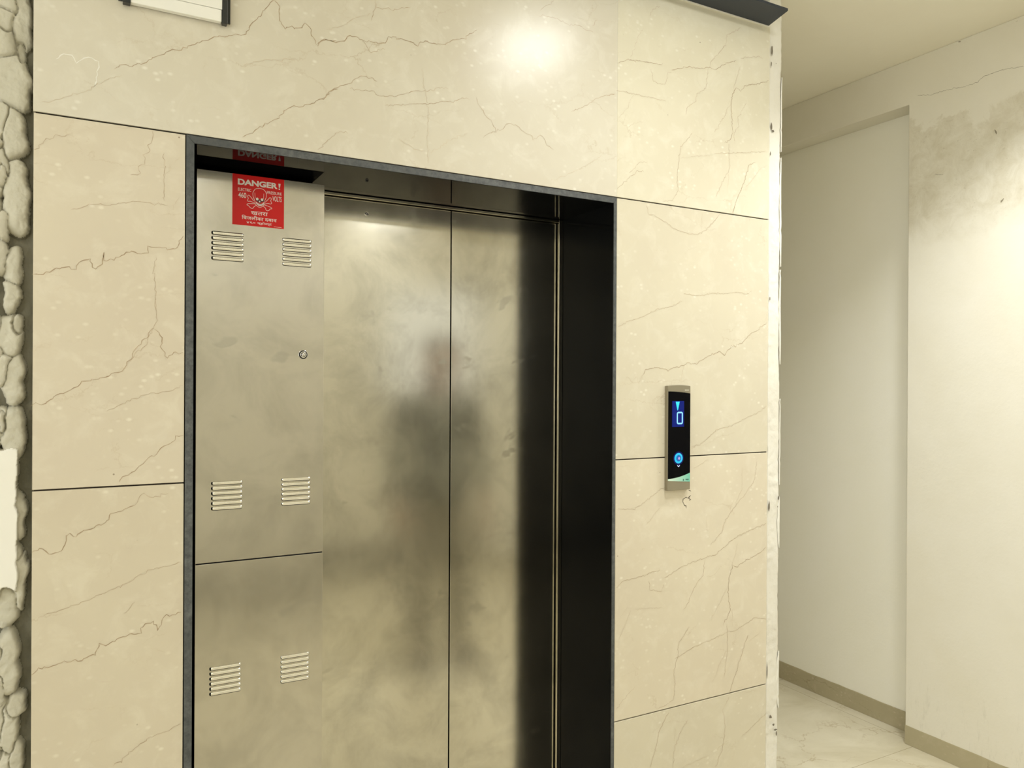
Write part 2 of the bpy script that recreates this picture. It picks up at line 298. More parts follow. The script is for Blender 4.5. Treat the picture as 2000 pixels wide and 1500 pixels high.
VEINS = [
('w', 0.8, [0.047, 2.236, 0.065, 2.252, 0.083, 2.249, 0.101, 2.258, 0.126, 2.277, 0.142, 2.287, 0.158, 2.302, 0.171, 2.307, 0.177, 2.305, 0.2, 2.32, 0.223, 2.334, 0.243, 2.342, 0.253, 2.353, 0.29, 2.363, 0.325, 2.377, 0.339, 2.401, 0.36, 2.431, 0.381, 2.462, 0.389, 2.471]),
('w', 1, [0.389, 2.471, 0.403, 2.46, 0.405, 2.423, 0.418, 2.406, 0.433, 2.418, 0.44, 2.412, 0.455, 2.421, 0.462, 2.432, 0.481, 2.422, 0.483, 2.405, 0.497, 2.385, 0.502, 2.396, 0.516, 2.404, 0.547, 2.405]),
('w', 0.4, [0.318, 2.296, 0.343, 2.312, 0.378, 2.326, 0.404, 2.33, 0.441, 2.339]),
('w', 0.9, [0.319, 2.129, 0.344, 2.147, 0.376, 2.173, 0.397, 2.185, 0.412, 2.205, 0.434, 2.223, 0.456, 2.224, 0.482, 2.238, 0.509, 2.256, 0.532, 2.279, 0.548, 2.286]),
('w', 0.3, [-0.089, 2.141, -0.053, 2.154, -0.024, 2.169, 0.005, 2.185, 0.02, 2.201, 0.035, 2.211, 0.062, 2.226]),
('w', -1, [-0.063, 2.236, -0.05, 2.25, -0.042, 2.25, -0.033, 2.25, -0.024, 2.235, -0.011, 2.25, -0.002, 2.253, 0.017, 2.247, 0.018, 2.241, 0.01, 2.189]),
('w', 1, [0.495, 2.387, 0.511, 2.403, 0.538, 2.401, 0.563, 2.411, 0.577, 2.425, 0.593, 2.428, 0.609, 2.421, 0.646, 2.425, 0.654, 2.421, 0.671, 2.43, 0.681, 2.448, 0.704, 2.449, 0.738, 2.445, 0.76, 2.442, 0.781, 2.456, 0.808, 2.455, 0.844, 2.463, 0.862, 2.477, 0.894, 2.488, 0.917, 2.508, 0.935, 2.521]),
('w', 0.6, [0.609, 2.419, 0.625, 2.403, 0.634, 2.394, 0.654, 2.405, 0.671, 2.41]),
('w', 0.5, [0.645, 2.533, 0.643, 2.513, 0.633, 2.477]),
('w', 0.6, [0.643, 2.515, 0.691, 2.518, 0.72, 2.531, 0.738, 2.536]),
('w', 0.3, [0.518, 2.428, 0.557, 2.446, 0.585, 2.47, 0.633, 2.495]),
('w', 0.8, [0.496, 2.248, 0.515, 2.259, 0.527, 2.276, 0.542, 2.287, 0.554, 2.295, 0.574, 2.304, 0.594, 2.322, 0.614, 2.332, 0.634, 2.332, 0.65, 2.325]),
('w', 0.6, [0.578, 2.293, 0.614, 2.294, 0.634, 2.298, 0.651, 2.291, 0.667, 2.288, 0.696, 2.296, 0.726, 2.305, 0.743, 2.315, 0.773, 2.324, 0.8, 2.329, 0.826, 2.341, 0.849, 2.343]),
('w', 0.7, [0.671, 2.267, 0.726, 2.277, 0.765, 2.289, 0.8, 2.292, 0.826, 2.304, 0.862, 2.311, 0.885, 2.323, 0.904, 2.327, 0.913, 2.325]),
('w', 0.7, [0.934, 2.335, 0.939, 2.317, 0.955, 2.303, 0.96, 2.291, 0.979, 2.279, 0.994, 2.262, 0.989, 2.248]),
('w', 0.7, [0.956, 2.228, 0.989, 2.251, 1.018, 2.262, 1.033, 2.281, 1.057, 2.279, 1.082, 2.266, 1.113, 2.255, 1.115, 2.246, 1.138, 2.263, 1.154, 2.257, 1.159, 2.24, 1.185, 2.228]),
('w', 0.4, [0.775, 2.385, 0.778, 2.337, 0.789, 2.302, 0.793, 2.258, 0.789, 2.192, 0.793, 2.135]),
('w', 0.5, [1.136, 2.621, 1.183, 2.663]),
('w', 0.6, [1.131, 2.606, 1.178, 2.61, 1.199, 2.609, 1.236, 2.604, 1.268, 2.609, 1.296, 2.601, 1.323, 2.6]),
('w', 0.6, [1.318, 2.618, 1.334, 2.644]),
('w', 0.7, [1.243, 2.348, 1.281, 2.368, 1.319, 2.393, 1.352, 2.415, 1.401, 2.43]),
('w', 0.5, [0.497, 2.126, 0.52, 2.152, 0.551, 2.182, 0.574, 2.178]),
('w', 0.4, [0.71, 2.186, 0.731, 2.175, 0.757, 2.165, 0.783, 2.167]),
('w', 0.3, [0.796, 2.164, 0.823, 2.177, 0.849, 2.201, 0.909, 2.236]),
('w', 0.3, [1.175, 2.136, 1.239, 2.166, 1.298, 2.197, 1.354, 2.237]),
('w', 0.8, [1.41, 2.526, 1.432, 2.535, 1.449, 2.547, 1.471, 2.545, 1.522, 2.553, 1.569, 2.553, 1.586, 2.561]),
('w', 0.5, [1.54, 2.534, 1.547, 2.498, 1.593, 2.493, 1.602, 2.511, 1.606, 2.537, 1.622, 2.538]),
('w', 0.8, [1.622, 2.546, 1.683, 2.566, 1.695, 2.572, 1.732, 2.573, 1.776, 2.584, 1.815, 2.586, 1.847, 2.612, 1.899, 2.632]),
('w', 0.5, [1.919, 2.644, 1.953, 2.655, 2.008, 2.669, 2.022, 2.666]),
('w', 0.4, [1.46, 2.552, 1.488, 2.623, 1.51, 2.655]),
('w', 0.5, [1.533, 2.697, 1.544, 2.718, 1.573, 2.736]),
('w', 0.5, [1.783, 2.591, 1.795, 2.618, 1.853, 2.674, 1.859, 2.709, 1.919, 2.747]),
('w', 0.5, [1.776, 2.581, 1.767, 2.516, 1.727, 2.49, 1.721, 2.465, 1.69, 2.441, 1.681, 2.415]),
('w', 0.9, [2.05, 2.595, 2.002, 2.575, 1.947, 2.56, 1.92, 2.538, 1.897, 2.541, 1.88, 2.508, 1.878, 2.459, 1.885, 2.391, 1.881, 2.371, 1.849, 2.349]),
('w', 0.4, [1.92, 2.619, 1.887, 2.539]),
('w', 0.5, [1.877, 2.493, 1.842, 2.428, 1.803, 2.378]),
('w', 0.5, [1.947, 2.501, 1.908, 2.444, 1.911, 2.415, 1.891, 2.392, 1.895, 2.354]),
('w', 0.6, [1.804, 2.308, 1.895, 2.323, 2.038, 2.35]),
('w', 0.6, [1.868, 2.35, 1.872, 2.267, 1.843, 2.224, 1.811, 2.167]),
('w', 0.4, [1.869, 2.252, 1.86, 2.183]),
('w', 0.3, [1.66, 2.271, 1.728, 2.29, 1.785, 2.298]),
('w', 0.6, [1.709, 2.361, 1.684, 2.331, 1.66, 2.309, 1.651, 2.246, 1.646, 2.199, 1.652, 2.171, 1.631, 2.134, 1.589, 2.126]),
('w', 0.8, [1.99, 2.306, 1.963, 2.294, 1.943, 2.247, 1.926, 2.205, 1.9, 2.163, 1.887, 2.122]),
('w', 0.4, [2.045, 2.301, 2.011, 2.286, 1.97, 2.236, 1.936, 2.212]),
('w', 0.5, [1.405, 2.44, 1.472, 2.445, 1.529, 2.444, 1.599, 2.443]),
('w', 0.4, [1.472, 2.443, 1.45, 2.399, 1.411, 2.352]),
('w', 0.6, [1.412, 2.142, 1.457, 2.183, 1.49, 2.21, 1.513, 2.209]),
('w', 0.5, [1.457, 2.197, 1.496, 2.236, 1.527, 2.241]),
('w', 0.3, [1.45, 2.336, 1.478, 2.356, 1.512, 2.364]),
('w', 0.5, [-0.103, 2.036, -0.092, 2.042, -0.082, 2.062, -0.068, 2.064, -0.062, 2.076, -0.051, 2.074, -0.035, 2.081]),
('w', 0.6, [0.125, 2.113, 0.125, 2.096, 0.117, 2.08, 0.119, 2.069, 0.108, 2.056, 0.111, 2.041, 0.099, 2.028, 0.099, 2.015, 0.081, 2.008]),
('w', 0.6, [-0.034, 1.919, -0.017, 1.924, 0.0, 1.933, 0.056, 1.941, 0.073, 1.947, 0.092, 1.952, 0.113, 1.949, 0.158, 1.95]),
('w', 0.5, [0.149, 2.067, 0.15, 1.959]),
('w', 0.4, [0.182, 2.063, 0.16, 2.034, 0.152, 2.015]),
('w', 1, [-0.105, 1.774, -0.093, 1.773, -0.079, 1.78, -0.065, 1.788, -0.043, 1.794, -0.024, 1.79, -0.019, 1.804, -0.009, 1.812, 0.004, 1.815, 0.008, 1.797, 0.013, 1.793, 0.023, 1.803, 0.031, 1.831, 0.029, 1.811, 0.043, 1.815, 0.059, 1.825, 0.084, 1.84, 0.097, 1.835, 0.116, 1.838, 0.118, 1.853, 0.132, 1.849, 0.153, 1.855, 0.156, 1.848, 0.175, 1.851, 0.181, 1.871, 0.19, 1.883]),
('w', 0.5, [0.133, 1.831, 0.129, 1.796, 0.133, 1.761, 0.131, 1.717]),
('w', 0.4, [0.047, 2.109, 0.063, 2.109, 0.083, 2.115]),
('w', 0.4, [0.182, 1.971, 0.163, 1.94]),
('w', 0.6, [0.131, 1.74, 0.135, 1.693, 0.13, 1.67]),
('w', 0.9, [0.13, 1.67, 0.109, 1.643, 0.093, 1.622, 0.083, 1.599, 0.065, 1.572, 0.047, 1.564, 0.029, 1.556, 0.012, 1.553, -0.011, 1.548, -0.02, 1.538, -0.047, 1.525, -0.071, 1.51, -0.085, 1.498, -0.097, 1.502, -0.106, 1.496]),
('w', 0.5, [0.13, 1.67, 0.111, 1.628, 0.083, 1.596]),
('w', 0.8, [0.13, 1.668, 0.144, 1.656, 0.146, 1.623, 0.157, 1.603, 0.176, 1.618, 0.181, 1.611, 0.191, 1.617]),
('w', 0.5, [0.037, 1.484, 0.06, 1.496, 0.086, 1.509, 0.125, 1.523, 0.16, 1.526, 0.191, 1.541]),
('w', 0.8, [0.061, 1.327, 0.081, 1.345, 0.102, 1.358, 0.12, 1.378, 0.136, 1.383, 0.149, 1.403, 0.162, 1.405, 0.176, 1.423, 0.192, 1.426]),
('w', 0.9, [-0.104, 1.186, -0.087, 1.195, -0.071, 1.181, -0.054, 1.183, -0.041, 1.198, -0.036, 1.222, -0.022, 1.211, -0.015, 1.221, 0.011, 1.229, 0.037, 1.241, 0.044, 1.26, 0.067, 1.262, 0.093, 1.273]),
('w', 0.6, [0.093, 1.273, 0.109, 1.3, 0.124, 1.288, 0.148, 1.293, 0.162, 1.296]),
('w', 0.5, [-0.081, 1.052, -0.039, 1.06, 0.019, 1.08, 0.071, 1.098, 0.125, 1.126, 0.188, 1.135]),
('w', 0.5, [0.071, 1.035, 0.094, 1.057]),
('w', 1, [-0.103, 0.928, -0.084, 0.941, -0.063, 0.939, -0.042, 0.946, -0.024, 0.947, -0.017, 0.943, 0.016, 0.953, 0.025, 0.974, 0.038, 0.968, 0.068, 0.982, 0.087, 0.988, 0.102, 0.983, 0.114, 1.005, 0.131, 1.007, 0.139, 0.986, 0.157, 1.019, 0.165, 1.013, 0.189, 1.021]),
('w', 0.4, [0.021, 0.892, 0.046, 0.887]),
('w', 0.7, [0.052, 0.7, 0.084, 0.722, 0.119, 0.747, 0.158, 0.753, 0.19, 0.765]),
('w', 0.6, [1.523, 2.104, 1.534, 2.08, 1.554, 2.08, 1.604, 2.058, 1.633, 2.044, 1.691, 2.034, 1.728, 2.033, 1.766, 2.051, 1.796, 2.077, 1.834, 2.116]),
('w', 0.3, [1.754, 2.107, 1.75, 2.044]),
('w', 0.3, [1.788, 2.054, 1.819, 2.062]),
('w', 0.5, [1.418, 1.722, 1.461, 1.743, 1.515, 1.759, 1.564, 1.783, 1.62, 1.794, 1.671, 1.814]),
('w', 0.5, [1.678, 1.837, 1.759, 1.839, 1.79, 1.849, 1.859, 1.85, 1.891, 1.858, 1.963, 1.856, 1.98, 1.869]),
('w', 0.8, [1.516, 1.578, 1.523, 1.592, 1.565, 1.601, 1.614, 1.593, 1.65, 1.605, 1.694, 1.614, 1.731, 1.617, 1.791, 1.644, 1.83, 1.657, 1.853, 1.646, 1.884, 1.676, 1.932, 1.689, 1.973, 1.723, 2.005, 1.733, 2.047, 1.765]),
('w', 0.4, [1.419, 1.553, 1.442, 1.55, 1.455, 1.572, 1.469, 1.556, 1.492, 1.572, 1.496, 1.551, 1.516, 1.578]),
('w', 0.4, [1.679, 1.608, 1.665, 1.56]),
('w', 0.5, [1.714, 1.344, 1.763, 1.36, 1.824, 1.401, 1.886, 1.411, 1.95, 1.434, 2.008, 1.454, 2.049, 1.474]),
('w', 0.5, [1.422, 1.168, 1.486, 1.16, 1.535, 1.189, 1.602, 1.224]),
('w', 0.3, [1.531, 1.11, 1.585, 1.159]),
('w', 0.4, [1.723, 1.275, 1.786, 1.303]),
('w', 0.7, [1.416, 0.928, 1.447, 0.947, 1.479, 0.946, 1.536, 0.956, 1.587, 0.963]),
('w', 0.5, [1.541, 0.932, 1.545, 0.905, 1.595, 0.893, 1.604, 0.918]),
('w', 0.7, [1.604, 0.935, 1.672, 0.961, 1.707, 0.97, 1.779, 0.983, 1.825, 0.989, 1.899, 1.031, 1.957, 1.05, 2.05, 1.071]),
('w', 0.4, [1.778, 1.117, 1.783, 1.062]),
('w', 0.5, [2.004, 1.286, 1.995, 1.229, 1.956, 1.182, 1.899, 1.136, 1.852, 1.084, 1.852, 1.063, 1.797, 1.019]),
('w', 0.3, [1.936, 1.268, 1.936, 1.197, 1.899, 1.129]),
('w', 0.5, [1.774, 0.98, 1.766, 0.926, 1.726, 0.89, 1.708, 0.851, 1.682, 0.824]),
('w', 0.8, [2.051, 0.991, 2.016, 0.97, 1.958, 0.954, 1.919, 0.937, 1.895, 0.943, 1.877, 0.893, 1.877, 0.843, 1.887, 0.793, 1.854, 0.749]),
('w', 0.3, [1.919, 1.015, 1.895, 0.947]),
('w', 0.4, [1.872, 0.872, 1.826, 0.808, 1.794, 0.768]),
('w', 0.4, [1.892, 0.799, 1.899, 0.735]),
('w', 0.5, [2.053, 0.742, 1.998, 0.753, 1.921, 0.725, 1.869, 0.722, 1.799, 0.708, 1.736, 0.698, 1.648, 0.671]),
('w', 0.5, [1.873, 0.746, 1.874, 0.669, 1.86, 0.573]),
('w', 0.4, [1.872, 0.662, 1.837, 0.619, 1.809, 0.568]),
('w', 0.5, [1.709, 0.763, 1.665, 0.722, 1.661, 0.683, 1.644, 0.632, 1.649, 0.591, 1.641, 0.539, 1.581, 0.523]),
('w', 0.8, [1.969, 0.7, 1.941, 0.644, 1.912, 0.578, 1.884, 0.52]),
('w', 0.3, [2.028, 0.702, 1.969, 0.675]),
('w', 0.5, [1.418, 0.556, 1.458, 0.587, 1.49, 0.613]),
('w', 0.4, [1.472, 0.85, 1.428, 0.766]),
('w', 0.3, [1.488, 0.851, 1.596, 0.843]),
('w', 0.6, [1.624, 0.508, 1.582, 0.444, 1.574, 0.406, 1.549, 0.345]),
('w', 0.5, [1.702, 0.466, 1.65, 0.396, 1.642, 0.324]),
('w', 0.3, [1.65, 0.456, 1.65, 0.409]),
('w', 0.6, [1.884, 0.506, 1.856, 0.469, 1.866, 0.411, 1.857, 0.343, 1.821, 0.282]),
('w', 0.5, [2.055, 0.415, 2.001, 0.39, 1.943, 0.36]),
('w', 0.4, [1.951, 0.507, 2.01, 0.503]),
('w', 0.4, [1.793, 0.33, 1.677, 0.316]),
('w', 2, [1.701, 1.208, 1.712, 1.203]),
('w', 2.5, [1.711, 1.19, 1.699, 1.18]),
('w', 2.2, [1.7, 1.182, 1.711, 1.176, 1.704, 1.174]),
('w', 1.5, [1.679, 1.183, 1.678, 1.171, 1.685, 1.159, 1.692, 1.157, 1.692, 1.149]),
('w', 1.3, [1.679, 1.179, 1.691, 1.185, 1.7, 1.182]),
('r', 1, [0.16, 2.79, 0.105, 2.772, 0.052, 2.771, -0.034, 2.76, -0.092, 2.757, -0.116, 2.773, -0.195, 2.774, -0.268, 2.76]),
('r', 2.5, [-0.163, 2.551, -0.17, 2.531]),
('r', 2.5, [-0.198, 2.275, -0.188, 2.26]),
('r', 1, [0.081, 2.434, 0.045, 2.421]),
('r', 1.5, [-0.015, 2.95, -0.027, 2.947]),
('r', 1.5, [-0.239, 2.942, -0.246, 2.942])]
LUMPS = [(-0.161, 2.306, 0.023, 0.045, 0.04), (-0.124, 2.326, 0.021, 0.072, 0.03), (-0.145, 2.179, 0.039, 0.069, 0.045), (-0.128, 2.241, 0.009, 0.032, 0.02), (-0.141, 2.069, 0.026, 0.06, 0.04), (-0.135, 1.937, 0.025, 0.082, 0.04), (-0.162, 1.982, 0.01, 0.036, 0.05), (-0.16, 1.875, 0.012, 0.036, 0.05), (-0.14, 1.794, 0.018, 0.047, 0.035), (-0.16, 1.811, 0.009, 0.043, 0.045), (-0.143, 1.728, 0.017, 0.037, 0.035), (-0.148, 1.645, 0.027, 0.05, 0.04), (-0.135, 1.661, 0.014, 0.03, 0.03), (-0.139, 1.551, 0.024, 0.06, 0.04), (-0.155, 1.575, 0.016, 0.043, 0.05), (-0.138, 1.44, 0.023, 0.059, 0.04), (-0.16, 1.456, 0.008, 0.032, 0.05), (-0.138, 1.359, 0.009, 0.054, 0.02), (-0.127, 1.26, 0.013, 0.056, 0.032), (-0.139, 1.184, 0.02, 0.024, 0.04), (-0.124, 1.125, 0.014, 0.066, 0.035), (-0.15, 1.068, 0.022, 0.047, 0.035), (-0.153, 1.039, 0.009, 0.011, 0.05), (-0.147, 0.949, 0.024, 0.077, 0.045), (-0.159, 0.897, 0.007, 0.053, 0.05), (-0.131, 0.857, 0.019, 0.03, 0.035), (-0.145, 0.808, 0.02, 0.059, 0.04), (-0.132, 0.746, 0.017, 0.039, 0.035), (-0.152, 0.713, 0.027, 0.065, 0.04)]


# ================================================================ SETTING
Zc = 2.955; XF, XB = 3.107, 3.215
A, B, C = 2.117, 1.317, 0.517
J = 0.0018
# --- floor, ceiling, far walls
mb = MB(); mb.box(-2.6, 3.5, -4.0, 4.0, -.12, 0); tag(mb.build('floor', FLOOR), 'glossy cream marble floor tiles of the lift lobby and side passage', 'floor', kind='structure')
mb = MB(); mb.box(-2.6, 3.5, -4.0, 4.0, Zc, Zc+.12); tag(mb.build('ceiling', P_CEIL), 'flat cream painted ceiling over lobby and passage', 'ceiling', kind='structure')
mb = MB(); prof = [(-3.9, 0), (.2, 0), (.2, 2.761), (3.9, 2.761), (3.9, Zc), (-3.9, Zc)]
mb.face([(XF, y, z) for y, z in prof]); mb.face([(XF+.3, y, z) for y, z in reversed(prof)])
for (a, b), (c, d) in zip(prof, prof[1:]+prof[:1]): mb.face([(XF, a, b), (XF+.3, a, b), (XF+.3, c, d), (XF, c, d)])
o = tag(mb.build('wall_right', P_WALL, bevel=.003), 'cream painted side wall with damp stains high up', 'wall', kind='structure')
mb = MB()
def ribbon(mb, pts, wd, plane, mi, jit=.0022, seed=0, taper=True):
    rr = random.Random(seed)
    P = [Vector((pts[i], pts[i+1])) for i in range(0, len(pts), 2)]
    Q = [P[0]]
    for a, b in zip(P, P[1:]):
        L = (b-a).length; n = max(1, int(L/.0055))
        for k in range(1, n+1):
            q = a.lerp(b, k/n)
            if k < n or b is not P[-1]: q = q + Vector((rr.gauss(0, 1), rr.gauss(0, 1)))*jit*min(1, L/.02)*.55
            Q.append(q)
    n = len(Q)
    Lf, Rt = [], []
    for i, q in enumerate(Q):
        t = (Q[min(i+1, n-1)]-Q[max(i-1, 0)])
        if t.length < 1e-7: t = Vector((1, 0))
        t.normalize(); nn = Vector((-t.y, t.x))
        ww = wd*(.55+.75*rr.random())*.5
        if taper and (i == 0 or i == n-1): ww *= .3
        Lf.append(q+nn*ww); Rt.append(q-nn*ww)
    def p3(q):
        return (q.x, -.00025, q.y) if plane == 'w' else (XF-.0004, q.x, q.y)
    for i in range(n-1):
        off = -.00007*(i % 3)
        q4 = [p3(Lf[i]), p3(Lf[i+1]), p3(Rt[i+1]), p3(Rt[i])]
        mb.face([(x, y+off, z) if plane == 'w' else (x+off, y, z) for x, y, z in q4], mi)
k = 0
for pl, s, pts in VEINS:
    k += 1
    if pl == 'r': ribbon(mb, pts, .0014 if s < 1.4 else .005*s/2, 'r', 0, .003, k)
mb.build('wall_crack', flat('crack_dark', (.27, .235, .165), .9), o)
mb = MB(); mb.box(XB, XB+.19, .203, 3.9, 0, 2.7605); tag(mb.build('wall_recess', P_RECESS), 'shaded plaster back of the shallow recess in the side wall', 'wall', kind='structure')
mb = MB(); mb.box(-2.6, 3.5, 3.0, 3.12, 0, Zc); tag(mb.build('wall_far', P_ROOM), 'plain cream wall closing the side passage', 'wall', kind='structure')
mb = MB(); mb.box(-2.6, 3.5, -3.82, -3.7, 0, Zc); tag(mb.build('wall_rear', P_ROOM), 'plain cream wall facing the lift', 'wall', kind='structure')
mb = MB(); mb.box(-2.0, -1.88, -3.7, .6, 0, Zc); tag(mb.build('wall_side', P_ROOM), 'plain cream wall closing the lobby on the left', 'wall', kind='structure')

# --- masonry core behind the slabs, hoistway closed by dark walls
mb = MB()
mb.box(-1.9, -.10, .055, .5, 0, Zc)
mb.box(-.10, .16, .02, .5, 0, 2.785)
mb.box(.16, 1.46, .02, .5, 2.15, 2.785)
mb.box(1.43, 2.056, .02, .5, 0, 2.785)
mb.box(-.1, 2.056, .5, 3.0, 0, 2.785)
tag(mb.build('wall_core', CONC), 'bare grey masonry behind the marble slabs', 'wall', kind='structure')
mb = MB(); mb.box(.165, 1.425, .36, .495, 0, 2.145); tag(mb.build('wall_shaft', VOID), 'dark lift shaft behind the doors', 'wall', kind='structure')

# --- marble cladding: one mesh, slab by slab
mb = MB()
xl, xo, xi, xr = -.104, .1945, 1.4105, 2.0555
top = 2.779
def slab(x0, x1, z0, z1, mi): mb.box(x0+J*.6, x1-J*.6, 0, .02, z0+J, z1-J, mi)
mb.box(xl, xi-.0006, 0, .02, A+J, top, 0)
mb.box(xi+.0006, xr, 0, .02, A+J, top, 1)
slab(xl, xo, B, A, 2); slab(xl, xo, C, B, 3); slab(xl, xo, .0, C, 2)
slab(xi, xr, B, A, 4); slab(xi, xr, C, B, 5); slab(xi, xr, .0, C, 4)
k = 0
for pl, s, pts in VEINS:
    if pl != 'w': continue
    k += 1
    if s < 0: ribbon(mb, pts, .0022, 'w', 9, .0015, k)
    elif s > 1.2: ribbon(mb, pts, .0014*s, 'w', 10, .0008, k)
    else: ribbon(mb, pts, .0008+.0009*s, 'w', 6 if s <= .4 else (7 if s <= .7 else 8), .0032, k)
mb.box(xi-.0006, xi+.0006, .0004, .01, A+J, top, 9)
o = mb.build('wall_front', [MB_TOP, MB_TOPR, MB_LU, MB_LL, MB_RU, MB_RL, V_FAINT, V_MID, V_STRONG, V_WHITE, V_DARK], bevel=.0006, seg=1, merge=False)
tag(o, 'beige veined marble slabs cladding the wall around the lift', 'wall', kind='structure')
mb = MB(); mb.box(xl+.004, xo-.001, .006, .0198, .0, A+.0015); mb.box(xi+.001, xr-.001, .006, .0198, 0, A+.0015); mb.box(xl+.004, xr-.001, .006, .0198, A-.0015, A+.003)
mb.build('joint', GAP, o)

# --- plaster column edge right of the slabs
def strip():
    mb = MB(); rows = []
    n = 520
    for i in range(n+1):
        z = Zc*i/n
        e = 2.117 + .0035*(noise.noise(Vector((z*6, 1.3, 0)))) + .003*max(0, noise.noise(Vector((z*40, 4.1, 0)))-.25)*-3
        l = 2.0565 + .0018*noise.noise(Vector((z*22, 7.7, 0))) + max(0, noise.noise(Vector((z*14, 2.2, 5)))-.38)*.03
        row = []
        for j in range(11):
            t = j/10; x = l+(e-l)*t
            y = .004+.003*noise.noise(Vector((x*20, 0, z*7)))+.0015*noise.noise(Vector((x*70, 3, z*50)))
            if t == 1: y += .003
            row.append((x, y, z))
        row.append((e-.001, .03, z)); row.append((2.11, .6, z)); row.append((2.11, 3.0, z))
        rows.append(row)
    mb.grid(rows, 0)
    rows = [[(2.056, .02, Zc*i/n), rows[i][0]] for i in range(n+1)]
    mb.grid(rows, 0)
    # bright flakes of old paint along the outer edge
    for z0, z1, wd in ((2.36, 2.62, .004), (1.96, 2.34, .007), (1.62, 1.95, .007), (1.2, 1.5, .004), (.98, 1.16, .010), (.42, .62, .011)):
        g = []
        for i in range(25):
            t = i/24; z = z0+(z1-z0)*t; ww = wd*math.sin(math.pi*min(1, max(0, t)))**.5*(.8+.4*noise.noise(Vector((z*60, 0, 0))))
            e = 2.117 + .0035*(noise.noise(Vector((z*6, 1.3, 0)))) + .003*max(0, noise.noise(Vector((z*40, 4.1, 0)))-.25)*-3
            g.append([(e-ww, .0035, z), (e-ww*.8, .0005, z), (e+.0012, .0015, z), (e+.001, .02, z)])
        mb.grid(g, 1)
    # brown chips in the plaster
    for x, z, a, b in ((2.065, 2.70, .006, .03), (2.062, 2.655, .003, .012), (2.085, 2.66, .002, .003), (2.064, 2.44, .005, .02), (2.071, 2.425, .008, .006), (2.060, 2.345, .003, .011), (2.061, 1.845, .003, .010), (2.063, 1.13, .006, .024), (2.108, 1.155, .005, .012), (2.104, 1.125, .002, .004), (2.058, .56, .003, .05), (2.075, .40, .009, .009), (2.09, .37, .007, .007), (2.100, .35, .012, .004), (2.105, .335, .004, .012)):
        pts = []
        for q in range(12):
            an = 2*math.pi*q/12; r = .7+.6*R.random()
            pts.append((x+.75*a*r*math.cos(an), -.0012, z+.65*b*r*math.sin(an)))
        mb.face(pts, 2)
    return mb.build('trim_2', [P_STRIP, P_PATCH, flat('chip_brown', (.17, .145, .11), .95)], merge=True)
tag(strip(), 'rough white plaster edge of the column beside the marble', 'wall edge', kind='structure')

# --- lumpy dried mortar left of the slabs
def lumps():
    mb = MB()
    LL = list(LUMPS)
    z = .03
    while z < .66:
        LL.append((-.135-R.random()*.02, z, .02+.02*R.random(), .035+.03*R.random(), .035+.012*R.random())); z += .055
    z = 2.42
    while z < Zc: LL.append((-.135-R.random()*.02, z, .025+.02*R.random(), .04+.03*R.random(), .035+.012*R.random())); z += .07
    for q in range(430):
        LL.append((-.18-.30*R.random(), Zc*R.random(), .03+.03*R.random(), .03+.05*R.random(), .035+.02*R.random()))
    x0, x1 = -.47, -.1045
    xs_ = [-.47+.003*i for i in range(84)]+[-.218+(.1135)*i/92 for i in range(93)]; nx = len(xs_)-1; nz = 1700
    bins = {}
    for L in LL:
        for b in range(int((L[1]-L[3]*1.3)/.1)-1, int((L[1]+L[3]*1.3)/.1)+2): bins.setdefault(b, []).append(L)
    rows = []
    for i in range(nz+1):
        z = Zc*i/nz; row = []
        for j in range(nx+1):
            x = xs_[j]
            dx = .009*noise.noise(Vector((x*32, 0, z*32))) + .002*noise.noise(Vector((x*160, 5, z*160)))
            dz = .014*noise.noise(Vector((x*30, 9, z*30)))
            h = .004+.004*noise.noise(Vector((x*60, 2, z*25)))
            q1 = q2 = hb = 0
            for (lx, lz, rx, rz, hh) in bins.get(int(z/.1), ()):
                r = (abs((x+dx-lx)/rx)**2.4+abs((z+dz-lz)/rz)**2.4)
                if r < 1:
                    q = 1-r
                    if q > q1: q2, q1, hb = q1, q, hh*(1-r**2.6)**.5*(1-.12*((x-lx)/rx))
                    elif q > q2: q2 = q
            if q1 > 0: h = max(h, hb-(.016*math.exp(-((q1-q2)/.05)**2) if q2 > 0 else 0))
            h += .0018*noise.noise(Vector((x*70, 0, z*70)))+.0008*noise.noise(Vector((x*190, 4, z*190)))
            # smooth putty patch
            if -.215 < x+dx < -.130+.3*dx and 1.107 < z+dz < 1.405: h = .047+.0006*noise.noise(Vector((x*30, 0, z*30)))
            row.append((x, .0545-h, z))
        rows.append(row)
    Hh = np.array([[p[1] for p in r] for r in rows])
    for _ in range(1):
        Q = np.pad(Hh, 1, mode='edge')
        Hh = (Q[1:-1, 1:-1]*2+Q[:-2, 1:-1]+Q[2:, 1:-1]+Q[1:-1, :-2]+Q[1:-1, 2:])/6
    rows = [[(p[0], float(Hh[i, j]), p[2]) for j, p in enumerate(r)] for i, r in enumerate(rows)]
    mb.grid(rows, 0)
    for fi, f in enumerate(mb.f):
        v = mb.v[f[0]]
        h = .0545-v[1]
        if h < .013: mb.m[fi] = 1
        if -.215 < v[0] < -.131 and 1.10 < v[2] < 1.412 and h > .0445 and h < .0505: mb.m[fi] = 2
    return mb.build('wall_left', [P_LUMP, CONC, P_PATCH], merge=False)
tag(lumps(), 'lumpy dried grey mortar squeezed out beside the marble edge', 'wall', kind='structure')

# --- black granite surround of the opening
mb = MB()
gi, go = .2125, .1955    # left inner / outer
hi, ho = 1.3995, 1.4095  # right inner / outer
zi, zo = 2.098, 2.1155
D = .34
mb.box(go, gi, .0015, D, 0, zi, 0); mb.box(hi, ho, .0015, D, 0, zi, 0); mb.box(go, ho, .0015, D, zi, zo, 0)
